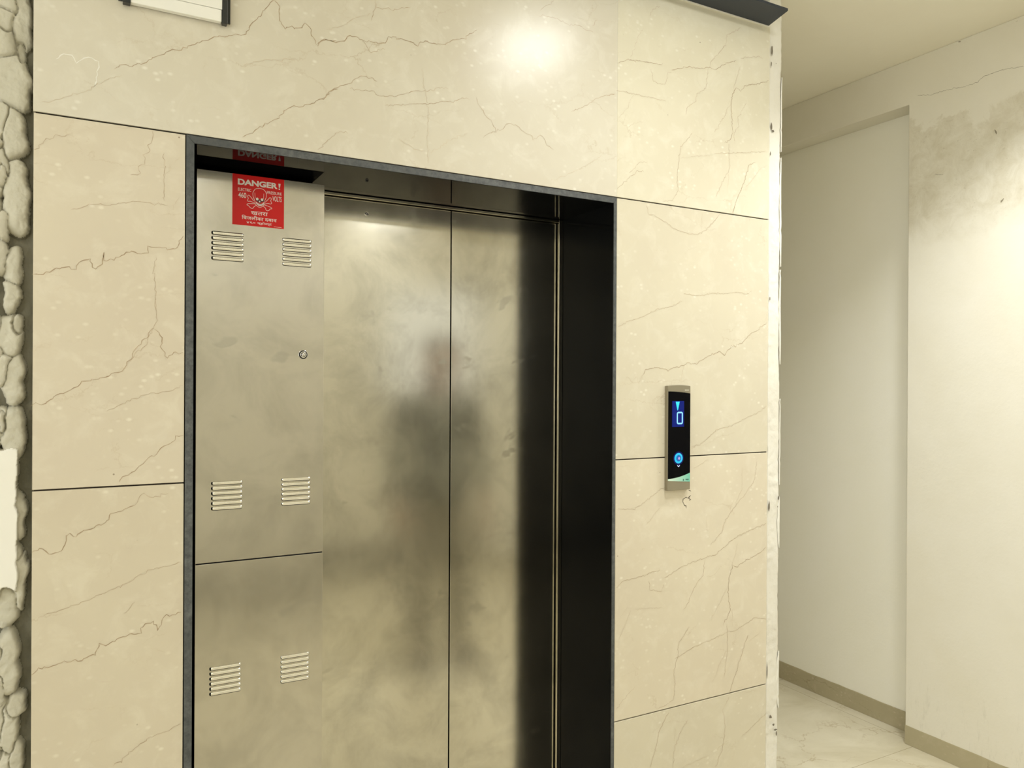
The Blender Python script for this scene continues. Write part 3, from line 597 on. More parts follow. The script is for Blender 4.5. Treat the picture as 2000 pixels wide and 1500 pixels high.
# sawn front edges, mitred at the corners
f = -.0015
def slabpoly(pts, mi=1): mb.prism(pts, f, .0014, mi)
slabpoly([(go, 0), (gi, 0), (gi, zi), (go, zo-.0003)])
slabpoly([(hi, 0), (ho, 0), (ho, zo-.0003), (hi, zi)])
slabpoly([(go+.0006, zo), (gi+.0004, zi+.0004), (hi-.0004, zi+.0004), (ho-.0006, zo)])
tag(mb.build('trim_1', [GRAN, GRAN_E], merge=False), 'polished black granite lining the lift opening', 'door surround', kind='structure')

# --- dark slate ledge over the slabs
mb = MB()
P = [(-1.88, .02), (2.053, 0.02), (2.020, -.110), (-1.88, -.110)]
mb.face([(x, y, 2.782) for x, y in P], 0); mb.face([(x, y, 2.79) for x, y in reversed(P)], 0)
for i in range(4):
    a, b = P[i], P[(i+1) % 4]; mb.face([(*a, 2.782), (*b, 2.782), (*b, 2.79), (*a, 2.79)], 0)
tag(mb.build('trim_3', GRAN_S), 'dark slate band capping the marble wall under the ceiling', 'trim', kind='structure')
mb = MB(); mb.box(-.104, 2.053, -.003, .0, 2.7775, 2.7815); tag(mb.build('trim_4', flat('white_filler', (.82, .80, .72), .6)), 'thin white filler line under the dark band', 'trim', kind='structure')

# --- skirtings
def skirting(name, X, y0, y1, h, th, label):
    mb = MB(); n = 60
    rows = []
    for i in range(n+1):
        y = y0+(y1-y0)*i/n
        hh = h+.004*noise.noise(Vector((y*14, X, 0)))+.002*noise.noise(Vector((y*60, X, 2)))
        rows.append([(X-th, y, 0.0005), (X-th, y, hh), (X, y, hh)])
    mb.grid(rows, 0, False)
    mb.face([rows[0][0], rows[0][1], rows[0][2], (X, y0, 0.0005)], 0); mb.face([rows[-1][0], rows[-1][1], rows[-1][2], (X, y1, 0.0005)], 0)
    return tag(mb.build(name, SKIRT), label, 'baseboard', kind='structure')
skirting('baseboard_right', XF, -3.68, .2, .082, .002, 'tan marble skirting along the near side wall')
skirting('baseboard_recess', XB, .205, 2.99, .088, .004, 'tan marble skirting inside the shallow recess')
mb = MB(); mb.box(-1.86, 3.10, -3.7, -3.685, .001, .17); tag(mb.build('baseboard_rear', SKIRT_D), 'dark skirting on the wall facing the lift', 'baseboard', kind='structure')

# ================================================================ LIFT DOORS
elev = empty('elevator_door', (.98, .30, 0))
tag(elev, 'two-panel brushed stainless steel lift door in the black granite opening', 'elevator door')
mb = MB(); mb.box(.56, .9935, .30, .325, .012, 2.0865); d1 = mb.build('door_panel', STEEL_A, elev, bevel=.0012)
mb = MB(); mb.box(.9968, 1.3800, .30, .325, .012, 2.0865); mb.build('door_panel', STEEL_B, elev, bevel=.0012)
mb = MB()
mb.box(1.3835, 1.3990, .285, .33, .0, 2.0965)
mb.box(.56, 1.3834, .285, .33, 2.0885, 2.0965)
mb.build('door_frame', STEEL_F, elev, bevel=.001)
mb = MB(); mb.box(.56, 1.398, .262, .333, .0005, .010); mb.build('door_sill', STEEL_F, elev)
mb = MB(); mb.box(.56, 1.3985, .327, .345, .0, 2.097); mb.build('door_backing', VOID, elev)
mb = MB()
c = (.7212, .2995, 2.0480)
mb.lathe_y(c, [(.0062, .001), (.0062, -.0012), (.0050, -.0018), (.0046, -.0013)], 32, 0)
mb.lathe_y(c, [(.0048, -.0012), (0, -.0012)], 32, 1)
mb.lathe_y(c, [(.0020, -.0012), (.0018, -.0022), (0, -.0022)], 20, 0)
mb.build('release_key_hole', [CHROME, BLACKP], d1)

# ================================================================ CONTROL CABINET
cab = empty('elevator_control_cabinet', (.396, .155, 0))
tag(cab, 'tall stainless steel control cabinet with louvred vents left of the lift doors', 'control cabinet')
mb = MB(); mb.box(.2365, .5560, .1590, .28, .002, 2.0805); mb.build('cabinet_body', STEEL_C, cab)
mb = MB(); mb.box(.2355, .5565, .155, .1585, 1.0938, 2.0810); up_door = mb.build('cabinet_door', STEEL_C, cab, bevel=.0008)
mb = MB(); mb.box(.2355, .5565, .155, .1585, .010, 1.0905); lo_door = mb.build('cabinet_door', STEEL_C, cab, bevel=.0008)
mb = MB(); mb.box(.2372, .5555, .1586, .1589, 1.088, 1.096); mb.build('door_seam', VOID, cab)
LOUV = flat('louvre_steel', (.95, .94, .90), .09, 1.0)
def vent(x0, x1, ztop, pitch, parent):
    mb = MB(); yb = .1549
    for k in range(6):
        zt = ztop-k*pitch; hgt = .0088; pr = .0038; n = 22; rows = []; low = []
        L = (x1-x0)/2; xc = (x0+x1)/2; re = .0055
        for i in range(n+1):
            # denser stations at the rounded ends
            t = -math.cos(math.pi*i/n); x = xc+L*t
            e = max(0, (abs(t)*L-(L-re))/re); s = math.sqrt(max(0, 1-e*e))
            row = []; ph = hgt*(.35+.65*s)
            for j in range(10):
                a = math.pi*j/9
                row.append((x, yb-pr*s*math.sin(a)**.8, zt-(hgt-ph)/2-ph*.5*(1-math.cos(a))))
            rows.append(row); z = row[-1][2]
            low.append([(x, yb-.00015*s, z), (x, yb-.00015*s, z-.0012*s)])
        mb.grid(rows, 0)
        mb.grid(low, 1)
    return mb.build('vent', [LOUV, VOID], parent, merge=True)
for (x0, x1, zt, par) in ((.2705, .3490, 1.9285, up_door), (.4455, .5225, 1.9275, up_door), (.2725, .3485, 1.2965, up_door), (.4462, .5225, 1.2965, up_door), (.2705, .3470, .8290, lo_door), (.4462, .5215, .8290, lo_door)):
    vent(x0, x1, zt+.001, .0127, par)
mb = MB(); c = (.5013, .1549, 1.6225)
mb.lathe_y(c, [(.0128, .0001), (.0124, -.0006), (.0116, -.0006)], 40, 0)
mb.lathe_y(c, [(.0116, -.0006), (.0080, -.0008)], 40, 1)
mb.lathe_y(c, [(.0085, .0), (.0085, -.0030), (.0072, -.0036), (.0066, -.0028), (.0062, -.0016)], 40, 0)
mb.lathe_y(c, [(.0062, -.0016), (.0050, -.0016)], 40, 1)
mb.lathe_y(c, [(.0050, -.0012), (.0048, -.0030), (0, -.0031)], 40, 0)
ca, sa = math.cos(math.radians(-55)), math.sin(math.radians(-55))
q = [(-.0034, -.0006), (.0034, -.0006), (.0034, .0006), (-.0034, .0006)]
mb.face([(c[0]-.0015+a*ca-b*sa, c[1]-.0033, c[2]+a*sa+b*ca) for a, b in q], 1)
mb.build('cabinet_lock', [CHROME, BLACKP], up_door)

# ================================================================ lettering helpers
def text_faces(mb, body, x0, x1, z0, z1, y, mi, offset=0.0, shear=0.0):
    cu = bpy.data.curves.new('tmp', 'FONT'); cu.body = body; cu.size = 1; cu.offset = offset; cu.shear = shear
    ob = bpy.data.objects.new('tmp', cu); col.objects.link(ob)
    bpy.context.view_layer.update()
    me = bpy.data.meshes.new_from_object(ob.evaluated_get(bpy.context.evaluated_depsgraph_get()))
    xs = [v.co.x for v in me.vertices]; ys = [v.co.y for v in me.vertices]
    ax, bx, ay, by = min(xs), max(xs), min(ys), max(ys)
    for p in me.polygons:
        mb.face([(x0+(me.vertices[i].co.x-ax)/(bx-ax)*(x1-x0), y, z0+(me.vertices[i].co.y-ay)/(by-ay)*(z1-z0)) for i in p.vertices], mi)
    bpy.data.objects.remove(ob); bpy.data.meshes.remove(me); bpy.data.curves.remove(cu)
def stroke(mb, pts, wd, y, mi, closed=False):
    P = [Vector(p) for p in pts]; n = len(P); Lf = []; Rt = []
    for i, p in enumerate(P):
        a = P[(i-1) % n] if closed or i else P[i]; b = P[(i+1) % n] if closed or i < n-1 else P[i]
        t = (b-a); t.normalize(); nn = Vector((-t.y, t.x))*wd/2
        Lf.append(p+nn); Rt.append(p-nn)
    if closed: Lf.append(Lf[0]); Rt.append(Rt[0])
    mb.grid([[(q.x, y, q.y) for q in Lf], [(q.x, y, q.y) for q in Rt]], mi, False)
def spline(pts, n=6, closed=False):
    P = [Vector(p) for p in pts]; m = len(P); out = []
    rng = range(m if closed else m-1)
    for i in rng:
        p0 = P[(i-1) % m] if closed or i else P[i]; p1 = P[i]; p2 = P[(i+1) % m]; p3 = P[(i+2) % m] if closed or i < m-2 else P[(i+1) % m]
        for k in range(n):
            t = k/n
            out.append(tuple(.5*((2*p1)+(-p0+p2)*t+(2*p0-5*p1+4*p2-p3)*t*t+(-p0+3*p1-3*p2+p3)*t**3)))
    if not closed: out.append(tuple(P[-1]))
    return out

# ================================================================ DANGER STICKER
sx0, sx1, sz0, sz1 = .3205, .4495, 1.9510, 2.0802
ys = .1542
def U(u, v): return (sx0+(sx1-sx0)*u, sz1-(sz1-sz0)*v)
dang = MB(); dang.box(sx0, sx1, ys, .1548, sz0, sz1)
RED = flat('sticker_red', (.66, .010, .010), .35, Specular_IOR_Level=.3)
sg = dang.build('danger_sign', RED, origin=((sx0+sx1)/2, .1548, sz0))
tag(sg, 'red DANGER 460 volts sticker with skull on the upper cabinet door', 'sign')
SW = flat('sticker_white', (.86, .80, .76), .35)
SD = flat('sticker_dark', (.10, .012, .012), .35)
yt = ys-.0002
def T(mb, s, u0, u1, v0, v1, off=0.0, mi=0, dy=0.0):
    a = U(u0, v1); b = U(u1, v0); text_faces(mb, s, a[0], b[0], a[1], b[1], yt+dy, mi, off)
mb = MB(); T(mb, 'DANGER', .10, .87, .088, .206, .042, 0, -.0001)
a = U(0, .092)[1]; b = U(0, .175)[1]; mb.face([(U(.885, 0)[0], yt, a), (U(.93, 0)[0], yt, a), (U(.915, 0)[0], yt, b), (U(.895, 0)[0], yt, b)], 0)
a = U(0, .19)[1]; b = U(0, .215)[1]; mb.face([(U(.892, 0)[0], yt, a), (U(.918, 0)[0], yt, a), (U(.918, 0)[0], yt, b), (U(.892, 0)[0], yt, b)], 0)
mb.build('heading_text', [SW, SD], sg)
mb = MB()
T(mb, 'ELECTRIC', .105, .355, .268, .325, .004); T(mb, '460', .11, .262, .355, .46, .012)
mb.build('electric_text', SW, sg)
mb = MB()
T(mb, 'PRESSURE', .66, .95, .268, .325, .004); T(mb, 'VOLTS', .77, .95, .355, .46, .012)
mb.build('volts_text', SW, sg)
mb = MB()
T(mb, 'खतरा', .355, .68, .705, .775, .008); T(mb, '\u093fबजलीका दबाव', .175, .855, .795, .885, .008); T(mb, '४६० व्होल्ट', .27, .76, .902, .968, .008)
T(mb, '_______', .80, .95, .972, .978, 0.0)
mb.build('hindi_text', SW, sg)
mb = MB()
S = lambda pts: [U(*p) for p in pts]
wdt = .0011
# bones first, then the skull over them
for bone in ([(.405, .50), (.36, .44), (.31, .395), (.285, .42), (.30, .455), (.285, .50), (.30, .52), (.345, .515), (.42, .545)],
             [(.625, .50), (.68, .44), (.72, .395), (.75, .42), (.735, .455), (.755, .50), (.73, .525), (.68, .52), (.60, .545)],
             [(.435, .56), (.37, .565), (.295, .575), (.275, .60), (.31, .625), (.335, .655), (.375, .675), (.40, .655), (.415, .625), (.46, .59)],
             [(.60, .56), (.66, .575), (.735, .60), (.76, .63), (.72, .645), (.70, .68), (.665, .69), (.64, .665), (.635, .635), (.585, .59)]):
    stroke(mb, spline(S([(u, v-.02*max(0, (v-.5)/.15)) for u, v in bone]), 5), wdt, yt, 0)
sk = [(.52, .235), (.44, .255), (.395, .32), (.39, .39), (.41, .455), (.425, .50), (.435, .545), (.455, .58), (.49, .605), (.52, .612), (.555, .602), (.59, .57), (.605, .53), (.61, .48), (.635, .43), (.65, .37), (.64, .30), (.595, .25)]
P = spline(S(sk), 4, True)
mb.face([(x, yt-.00003, z) for x, z in P], 1)
stroke(mb, P, wdt, yt-.0001, 0, True)
for dx in (-.026, .022): stroke(mb, spline(S([(.52+dx*3.6, .33), (.52+dx*3.5, .39), (.52+dx*3.3, .44)]), 4), wdt*.6, yt-.0001, 0)
face_ = S([(.435, .45), (.47, .43), (.52, .455), (.565, .43), (.615, .455), (.605, .49), (.56, .50), (.545, .525), (.52, .53), (.49, .52), (.46, .495), (.44, .48)])
mb.face([(x, yt-.0001, z) for x, z in spline(face_, 3, True)], 2)
for u, v in ((.472, .452), (.567, .455)):
    cx, cz = U(u, v); mb.face([(cx+.0034*math.cos(k*math.pi/8), yt-.0002, cz+.0036*math.sin(k*math.pi/8)) for k in range(16)], 0)
cx, cz = U(.519, .497); mb.face([(cx, yt-.0002, cz+.0026), (cx+.0022, yt-.0002, cz-.0010), (cx+.0008, yt-.0002, cz-.0022), (cx-.0008, yt-.0002, cz-.0022), (cx-.0022, yt-.0002, cz-.0010)], 0)
jaw = spline(S([(.445, .505), (.475, .53), (.52, .545), (.565, .535), (.60, .505), (.59, .55), (.555, .578), (.52, .585), (.485, .575), (.455, .545)]), 3, True)
mb.face([(x, yt-.00015, z) for x, z in jaw], 0)
for u in (.48, .50, .52, .54, .56): stroke(mb, S([(u, .545), (u, .572)]), .0004, yt-.0003, 2)
stroke(mb, spline(S([(.46, .535), (.52, .562), (.585, .535)]), 4), .0004, yt-.0003, 2)
mb.build('skull_and_crossbones', [SW, RED, SD], sg)

# ================================================================ HALL CALL PANEL
px0, px1 = 1.602, 1.6945; pz0, pz1 = 1.2125, 1.5435; yf = -.0150
hp = empty('elevator_call_panel', (1.648, 0, pz0))
tag(hp, 'slim lift call panel with blue lit floor display on the right marble slabs', 'call panel')
BR = NT('satin_panel_metal'); BR.set(Base_Color=(.36, .33, .26, 1), Metallic=.85, Roughness=.38)
BR.bump(BR.noise(BR.n('ShaderNodeMapping', Vector=BR.co(), Scale=(1, 1, .05)).outputs[0], 900, 2, .5), .05, .001)
mb = MB()
n = 14
out = []
for i in range(n+1):
    t = i/n; out.append((px0+(px1-px0)*t, pz0-.0012*math.sin(math.pi*t)*.5))
for i in range(n, -1, -1):
    t = i/n; out.append((px0+(px1-px0)*t, pz1+.003*math.sin(math.pi*t)))
mb.prism(out, yf, -.0002, 0)
mb.build('housing', BR.m, hp, bevel=.0012)
GLB = flat('black_glass', (.002, .002, .003), .05, Specular_IOR_Level=.06)
gx0, gx1 = px0+.0012, px1-.0012
def topc(t): return 1.526-.0065*t*t
def swt(t): return 1.2500+.016*t**1.9
def swb(t): return 1.2440-.0085*t+.0015*t*t
N = 16
mb = MB()
poly = [(gx0+(gx1-gx0)*i/N, swt(i/N)) for i in range(N+1)]+[(gx0+(gx1-gx0)*i/N, topc(i/N)) for i in range(N, -1, -1)]
mb.prism(poly, yf-.0008, yf+.001, 0); glass = mb.build('front_glass', GLB, hp)
mb = MB()
poly = [(gx0+(gx1-gx0)*i/N, swb(i/N)) for i in range(N+1)]+[(gx0+(gx1-gx0)*i/N, swt(i/N)-.0002) for i in range(N, -1, -1)]
mb.prism(poly, yf-.0007, yf+.001, 0)
mint = NT('mint_plate'); sp = mint.n('ShaderNodeSeparateXYZ', Vector=mint.co())
mint.set(Base_Color=mint.mix(mint.ramp(mint.math('MULTIPLY', mint.math('ADD', sp.outputs[0], .046), 11), [(0, 0.0), (1, 1.0)]), (.66, .80, .68), (.17, .56, .44)), Roughness=.25)
mt = mint.m; sw_o = mb.build('mint_plate', mt, hp)
mb = MB(); y = yf-.0009
mb.box(1.6640, 1.6680, y, yf, 1.2415, 1.2455); mb.box(1.6650, 1.6668, y, yf, 1.2458, 1.2475)
mb.box(1.6755, 1.6800, y, yf, 1.2430, 1.2468); mb.box(1.6805, 1.6880, y, yf, 1.2425, 1.2440); mb.box(1.6815, 1.6880, y, yf, 1.2448, 1.2468)
mb.build('maker_mark', flat('mark_teal', (.02, .09, .08), .5), sw_o)
mb = MB()
for k in range(5): mb.box(1.671+k*.0034, 1.6733+k*.0034, yf-.0003, yf, 1.5285, 1.5318)
mb.build('top_mark', flat('mark_pale', (.62, .60, .50), .4), hp)
yd = yf-.0010
mb = MB(); mb.face([(1.6185, yd, 1.4135), (1.6672, yd, 1.4135), (1.6672, yd, 1.4955), (1.6185, yd, 1.4955)], 0)
scr = mb.build('display', glow("display_blue", (.003, .012, .17), 1.0), glass)
mb = MB(); y = yd-.0003
mb.face([(1.6325, y, 1.4935), (1.6488, y, 1.4935), (1.6418, y, 1.4660), (1.6395, y, 1.4660)], 0)
mb.build('down_arrow', glow('lit_cyan', (.05, .72, 1.0), 1.15), scr)
z0, z1, x0, x1 = 1.4240, 1.4590, 1.6395, 1.6600
rr_ = .004; pts = []
for cx, cz, a0 in ((x1-rr_, z1-rr_, 0), (x0+rr_, z1-rr_, 90), (x0+rr_, z0+rr_, 180), (x1-rr_, z0+rr_, 270)):
    for k in range(5):
        a = math.radians(a0+k*22.5); pts.append((cx+rr_*math.cos(a), cz+rr_*math.sin(a)))
mb = MB(); stroke(mb, pts, .0046, y, 0, True)
mb.build('floor_digit', glow('lit_pale_blue', (.28, .68, 1.0), 1.2), scr)
mb = MB(); bc = (1.6453, yf-.0008, 1.3140)
mb.lathe_y(bc, [(.0168, 0), (.0164, -.0009), (.0100, -.0010)], 40, 0)
bt = mb.build('call_button', glow('ring_cyan', (.03, .55, .85), 1.0), glass)
mb = MB(); mb.lathe_y(bc, [(.0100, -.0012), (0, -.0012)], 32, 0); mb.build('button_cap', glow('cap_blue', (.03, .16, .50), .9), bt)
mb = MB(); mb.lathe_y((bc[0]+.0015, bc[1], bc[2]-.0004), [(.0042, -.0016), (0, -.0017)], 20, 0); mb.build('button_mark', glow('mark_pink', (.55, .38, .75), .9), bt)
mb = MB()
mb.lathe_y(bc, [(.0215, -.0002), (.0166, -.0003)], 40, 0); mb.build('button_halo', glow('halo_indigo', (.004, .004, .09), .8), bt)  # emissive ring painting the LED bleed around the button
mb = MB(); stroke(mb, [(1.6405, 1.2915), (1.6455, 1.2868), (1.6505, 1.2915)], .0028, yf-.0012, 0)
mb.build('chevron', glow('lit_white', (.62, .70, .95), 1.0), glass)

# ================================================================ FLOOR SIGN TOP LEFT
sgn = empty('wall_sign_board', (.17, 0, 2.383))
tag(sgn, 'white slatted sign board in black end profiles high on the marble', 'sign board')
WHT = flat('white_sign_slat', (.88, .87, .82), .35)
DKP = flat('dark_end_profile', (.018, .020, .020), .35)
ZT = 2.58
mb = MB(); mb.box(.055, .2895, -.004, -.0003, 2.389, ZT); mb.build('back_plate', DKP, sgn)
mb = MB(); mb.box(.0785, .2685, -.0190, -.0045, 2.3835, 2.4110); mb.build('slat', WHT, sgn, bevel=.0015)
for k in range(3):
    mb = MB(); mb.box(.0785, .2695, -.0200, -.0045, 2.4116+k*.056, 2.4670+k*.056); mb.build('slat', WHT, sgn, bevel=.0012)
for a, b in ((.0635, .0783), (.2697, .2810)):
    mb = MB(); mb.box(a, b, -.0215, -.0045, 2.3800, ZT); mb.build('end_profile', DKP, sgn, bevel=.001)

# ================================================================ LAMPS OF THE LOBBY, most of them added as fill
LG = glow('lamp_diffuser_main', LAMP_COL, LAMP_MAIN)
LP = glow('fill_light_lens', LAMP_COL, 2.0)
LR = glow('lamp_diffuser', LAMP_COL, LAMP_FILL)
WP = flat('white_lamp_metal', (.8, .8, .78), .4)
def lamp(x, y, r, mat, label, beam=0, spread=180):
    e = empty('ceiling_light', (x, y, Zc)); tag(e, label, 'ceiling light', 'round ceiling lights of the lobby')
    mb = MB(); mb.lathe_z((x, y, Zc), [(r+.018, -.0002), (r+.018, -.02), (r+.002, -.026), (r+.002, -.0205)], 48, 0); mb.build('lamp_rim', WP, e)
    mb = MB(); mb.lathe_z((x, y, Zc), [(r+.001, -.0215), (0, -.0216)], 48, 0); mb.build('lamp_diffuser', mat, e)
    if beam:
        ld = bpy.data.lights.new('lamp_beam', 'AREA'); ld.shape = 'DISK'; ld.size = 2*r*.95; ld.energy = beam; ld.spread = math.radians(spread); ld.color = LAMP_COL
        lo = bpy.data.objects.new('lamp_beam', ld); lo.location = (0, 0, -.024); link(lo, e)
    return e
lamp(1.585, -.84, .165, LG, 'round ceiling light in front of the lift, nearest the marble', BEAM_MAIN, 130)
lamp(2.52, -.50, .12, LP, 'added small round fill light at the mouth of the side passage', FILL_PASSAGE, 110)  # added out of view to brighten the side wall and passage
lamp(-.55, -1.6, .2, LR, 'added round fill light over the left of the lobby')  # added to raise the general light in the lobby
lamp(2.45, -2.3, .2, LR, 'added round fill light over the right of the lobby')  # added to put more light on the right side
lamp(.3, -3.25, .2, LR, 'added round fill light by the rear wall, left one')  # added to brighten the upper rear wall mirrored in the doors
lamp(2.0, -3.25, .2, LR, 'added round fill light by the rear wall, right one')  # second light added for the upper rear wall
# frosted window in the rear wall, daylight behind it
wn = MB()
wn.box(2.15, 2.20, -3.70, -3.65, 1.45, 2.40); wn.box(3.0, 3.05, -3.70, -3.65, 1.45, 2.40); wn.box(2.2, 3.0, -3.70, -3.65, 1.45, 1.50); wn.box(2.2, 3.0, -3.70, -3.65, 2.35, 2.40)
wf = tag(wn.build('window_1', WP), 'frosted window in the rear wall', 'window', kind='structure')
wn = MB(); wn.box(2.2, 3.0, -3.69, -3.675, 1.5, 2.35); wn.build('frosted_pane', glow('daylit_frosted_glass', (1.0, .985, .87), WINDOW), wf)
wn = MB()
for a, b in ((-3.45, -3.38), (-2.03, -1.97), (-.62, -.55)): wn.box(-1.88, -1.83, a, b, .85, 2.50)
wn.box(-1.88, -1.83, -3.38, -.62, .85, .91); wn.box(-1.88, -1.83, -3.38, -.62, 2.44, 2.50)
wf = tag(wn.build('window_fill', WP), 'added wide frosted fill window in the left wall of the lobby', 'window', kind='structure')  # unseen glowing window added to light the right wall and recess
for a, b in ((-3.38, -2.03), (-1.97, -.62)):
    wn = MB(); wn.box(-1.87, -1.855, a, b, .91, 2.44); wn.build('frosted_pane', glow('side_fill_glass', (.985, 1.0, .94), FILL_WINDOW), wf)
tb = empty('tube_light', (1.05, -3.69, 2.37)); tag(tb, 'slim tube light on the rear wall facing the lift', 'tube light')
mb = MB(); mb.box(.60, 1.60, -3.699, -3.665, 2.355, 2.385); mb.build('tube_holder', WP, tb)
mb = MB(); mb.box(.63, 1.57, -3.664, -3.644, 2.360, 2.380); mb.build('tube', glow('tube_glow', LAMP_COL, TUBE), tb)

# ================================================================ PERSON standing out of frame, seen blurred in the lift doors
def skin_obj(name, verts, edges, radii, mat, parent, root=0, sub=2):
    me = bpy.data.meshes.new(name); me.from_pydata(verts, edges, []); me.materials.append(mat)
    o = bpy.data.objects.new(name, me); link(o, parent)
    sk = o.modifiers.new('skin', 'SKIN'); sk.use_smooth_shade = True; sk.branch_smoothing = .6
    for i, r in enumerate(radii):
        s = me.skin_vertices[0].data[i]; s.radius = r if isinstance(r, tuple) else (r, r); s.use_root = (i == root)
    sb = o.modifiers.new('sub', 'SUBSURF'); sb.levels = sub; sb.render_levels = sub
    return o
SKINM = flat('skin_tone', (.36, .20, .125), .5)
SHIRT = flat('grey_shirt', (.20, .20, .165), .85)
TROUS = flat('khaki_trousers', (.30, .28, .22), .85)
HAIRM = flat('black_hair', (.012, .010, .009), .6)
SHOEM = flat('dark_shoe_leather', (.02, .017, .015), .45)
per = empty('person', (1.70, -1.42, 0)); per.rotation_euler = (0, 0, math.radians(4))
tag(per, 'standing person in grey shirt and khaki trousers, seen blurred in the lift doors', 'person')
V_, E_, R_ = [], [], []
def chain(pts, rad, start=None):
    prev = start; ids = []
    for p, r in zip(pts, rad):
        V_.append(p); R_.append(r); i = len(V_)-1; ids.append(i)
        if prev is not None: E_.append((prev, i))
        prev = i
    return ids
sp_ = chain([(0, 0, .98), (0, .005, 1.12), (0, .0, 1.27), (0, -.01, 1.43), (0, -.018, 1.525), (0, -.012, 1.575), (0, .026, 1.625), (0, .030, 1.665), (0, .022, 1.715), (0, .010, 1.765), (0, .005, 1.80)],
            [(.135, .09), (.115, .08), (.13, .09), (.135, .09), (.062, .062), (.052, .056), (.072, .092), (.086, .112), (.095, .125), (.090, .118), (.055, .07)])
for s in (-1, 1):
    hip = chain([(s*.095, 0, .90), (s*.105, .01, .70), (s*.11, .02, .50), (s*.112, -.005, .34), (s*.115, -.02, .10), (s*.118, .03, .045), (s*.13, .13, .03)],
                [.092, .082, .058, .055, .038, .04, .03], sp_[0])
    arm = chain([(s*.11, -.01, 1.475), (s*.185, -.015, 1.455), (s*.222, -.02, 1.31), (s*.245, -.015, 1.14), (s*.25, .02, 1.00), (s*.25, .055, .89), (s*.248, .065, .855)],
                [.048, .048, .044, .038, .034, .026, (.022, .032)], sp_[3])
    palm = chain([(s*.246, .075, .81)], [(.016, .036)], arm[-1])
    for k, (oy, L, r) in enumerate(((.030, .030, .0088), (.011, .034, .009), (-.009, .032, .0088), (-.028, .025, .008))):
        chain([(s*.245, .078+oy, .775), (s*.240, .082+oy, .775-L), (s*.228, .084+oy, .775-L*1.75), (s*.215, .083+oy, .775-L*2.2)], [r, r*.95, r*.88, r*.75], palm[0])
    chain([(s*.238, .105, .835), (s*.228, .128, .805), (s*.220, .135, .780)], [.011, .0095, .008], arm[-1])
body = skin_obj('body', V_, E_, R_, SKINM, per)
mbp = None
V_, E_, R_ = [], [], []
t_ = chain([(0, 0, .86), (0, 0, .95), (0, .005, 1.12), (0, .0, 1.27), (0, -.01, 1.43), (0, -.016, 1.525)], [(.185, .150), (.182, .146), (.165, .125), (.172, .128), (.180, .125), (.085, .085)])
for s in (-1, 1):
    chain([(s*.120, -.012, 1.478), (s*.190, -.015, 1.455), (s*.226, -.02, 1.31), (s*.248, -.015, 1.14), (s*.253, .015, 1.00), (s*.252, .045, .915)], [.078, .076, .064, .055, .049, .043], t_[4])
skin_obj('shirt', V_, E_, R_, SHIRT, per)
V_, E_, R_ = [], [], []
t_ = chain([(0, 0, .95), (0, 0, 1.08)], [(.160, .122), (.150, .112)])
for s in (-1, 1):
    chain([(s*.097, 0, .89), (s*.107, .01, .70), (s*.112, .02, .50), (s*.114, .0, .34), (s*.117, -.01, .08)], [.108, .098, .078, .070, .062], t_[0])
skin_obj('trousers', V_, E_, R_, TROUS, per)
for s in (-1, 1):
    V_, E_, R_ = [], [], []
    chain([(s*.117, -.05, .048), (s*.118, .03, .05), (s*.127, .12, .040), (s*.135, .19, .034)], [(.042, .046), (.044, .048), (.047, .038), (.036, .030)])
    skin_obj('shoe', V_, E_, R_, SHOEM, per)
bpy.context.view_layer.update()
dg_ = bpy.context.evaluated_depsgraph_get()
from mathutils.bvhtree import BVHTree
bv = BVHTree.FromObject(body, dg_)
def hit(o, d):
    r = bv.ray_cast(Vector(o), Vector(d).normalized()); return r[0]
def front(x, z): return hit((x, .4, z), (0, -1, 0))
def local_build(mb, name, mats, parent):
    o = mb.build(name, mats); o.parent = parent; return o
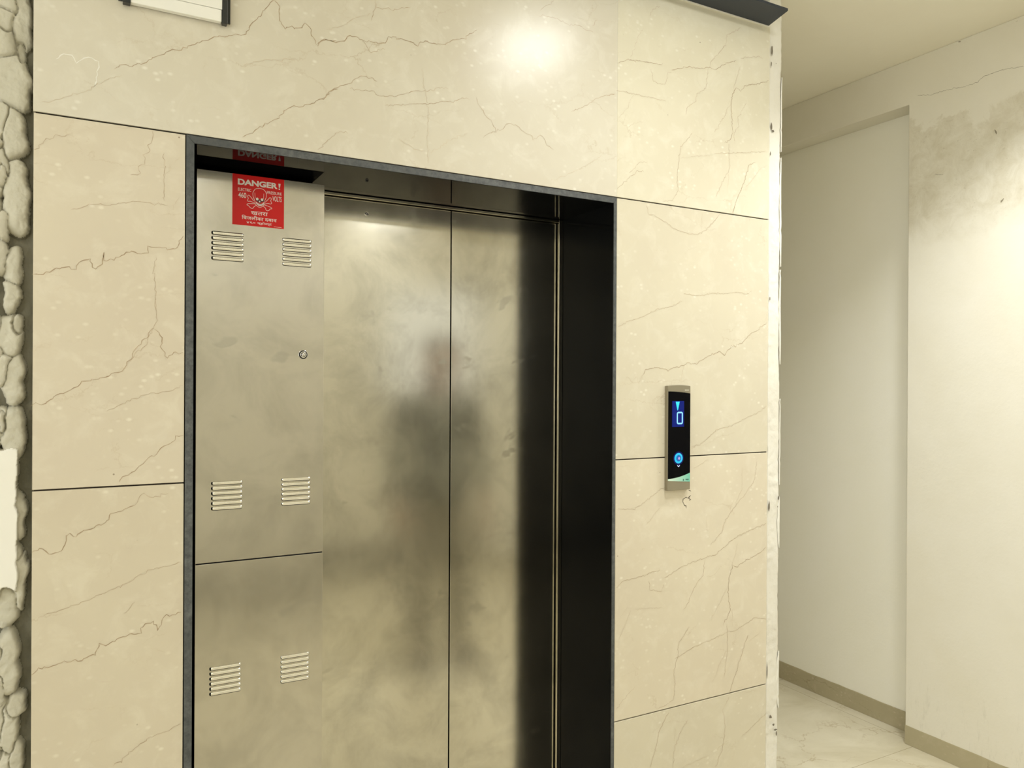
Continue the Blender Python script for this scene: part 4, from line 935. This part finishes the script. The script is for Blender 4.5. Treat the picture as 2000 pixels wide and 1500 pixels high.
# hair: follows the scalp, a centimetre thick, leaving the face free
mb = MB(); rows = []
cen = Vector((0, .012, 1.70))
for i in range(19):
    row = []
    for j in range(41):
        ph = 2*math.pi*j/40; fr = max(0, math.sin(ph))
        th = (math.pi*.60)*(1-.36*fr**1.5)*i/18
        d = Vector((math.sin(th)*math.cos(ph), math.sin(th)*math.sin(ph), math.cos(th)))
        h = bv.ray_cast(cen+d*.5, -d)[0] or cen+d*.1
        tk = .011*(1-.8*(i/18)**6)+.0018*noise.noise(Vector((ph*9, th*9, 0)))
        row.append(tuple(h+d*tk))
    rows.append(row)
mb.grid(rows, 0); local_build(mb, 'hair', HAIRM, per)
EYEW = flat('eye_white', (.62, .58, .54), .3)
for s in (-1, 1):
    h = front(s*.030, 1.695)
    mb = MB(); mb.lathe_y((h.x, h.y-.0006, h.z), [(.0135, -.003), (.010, .0006), (.005, .0018), (0, .0020)], 20, 0); mb.lathe_y((h.x, h.y+.0018, h.z), [(.0055, -.0008), (0, .0002)], 16, 1)
    for k, (p0, p1) in enumerate(zip(mb.v, mb.v)): mb.v[k] = (p0[0], p0[1], h.z+(p0[2]-h.z)*.55)
    local_build(mb, 'eye', [EYEW, HAIRM], body)
    mb = MB(); mb.grid([[tuple(front(s*(.014+.008*k), 1.717+.003*math.sin(k*.9)+dz)+Vector((0, .0022, 0))) for k in range(5)] for dz in (-.0035, .0035)], 0)
    local_build(mb, 'eyebrow', HAIRM, body)
    h = hit((s*.4, .008, 1.69), (-s, 0, 0)); mb = MB()
    mb.grid([[(h.x+s*(.004+.012*math.sin(b)*(.4+.6*max(0, -math.cos(a)+.6))), h.y+.016*math.cos(a)*math.cos(b), h.z+.030*math.sin(a)*math.cos(b)) for b in [math.pi/2*q/5 for q in range(6)]] for a in [2*math.pi*q/20 for q in range(21)]], 0)
    local_build(mb, 'ear', SKINM, body)
mb = MB(); rows = []
for k in range(9):
    t = k/8; z = 1.695-.042*t; f0 = front(0, z); wd = .006+.010*t**1.5; ht = .003+.019*math.sin(min(1, t*1.05)*math.pi*.62)
    rows.append([(wd*math.sin(a), f0.y-.004+(ht+.004)*math.cos(a), z-(.004*math.cos(a) if k == 8 else 0)) for a in [-math.pi/2+math.pi*q/10 for q in range(11)]])
mb.grid(rows, 0); mb.face([rows[-1][q] for q in range(11)], 0); local_build(mb, 'nose', SKINM, body)
mb = MB()
mb.grid([[tuple(front(x, 1.632+dz*(1-abs(x)/.028))+Vector((0, .0025-abs(dz)*.3, 0))) for x in (-.025, -.018, -.009, 0, .009, .018, .025)] for dz in (-.006, -.003, 0, .003, .0055)], 0)
local_build(mb, 'mouth', flat('lip', (.26, .11, .085), .5), body)
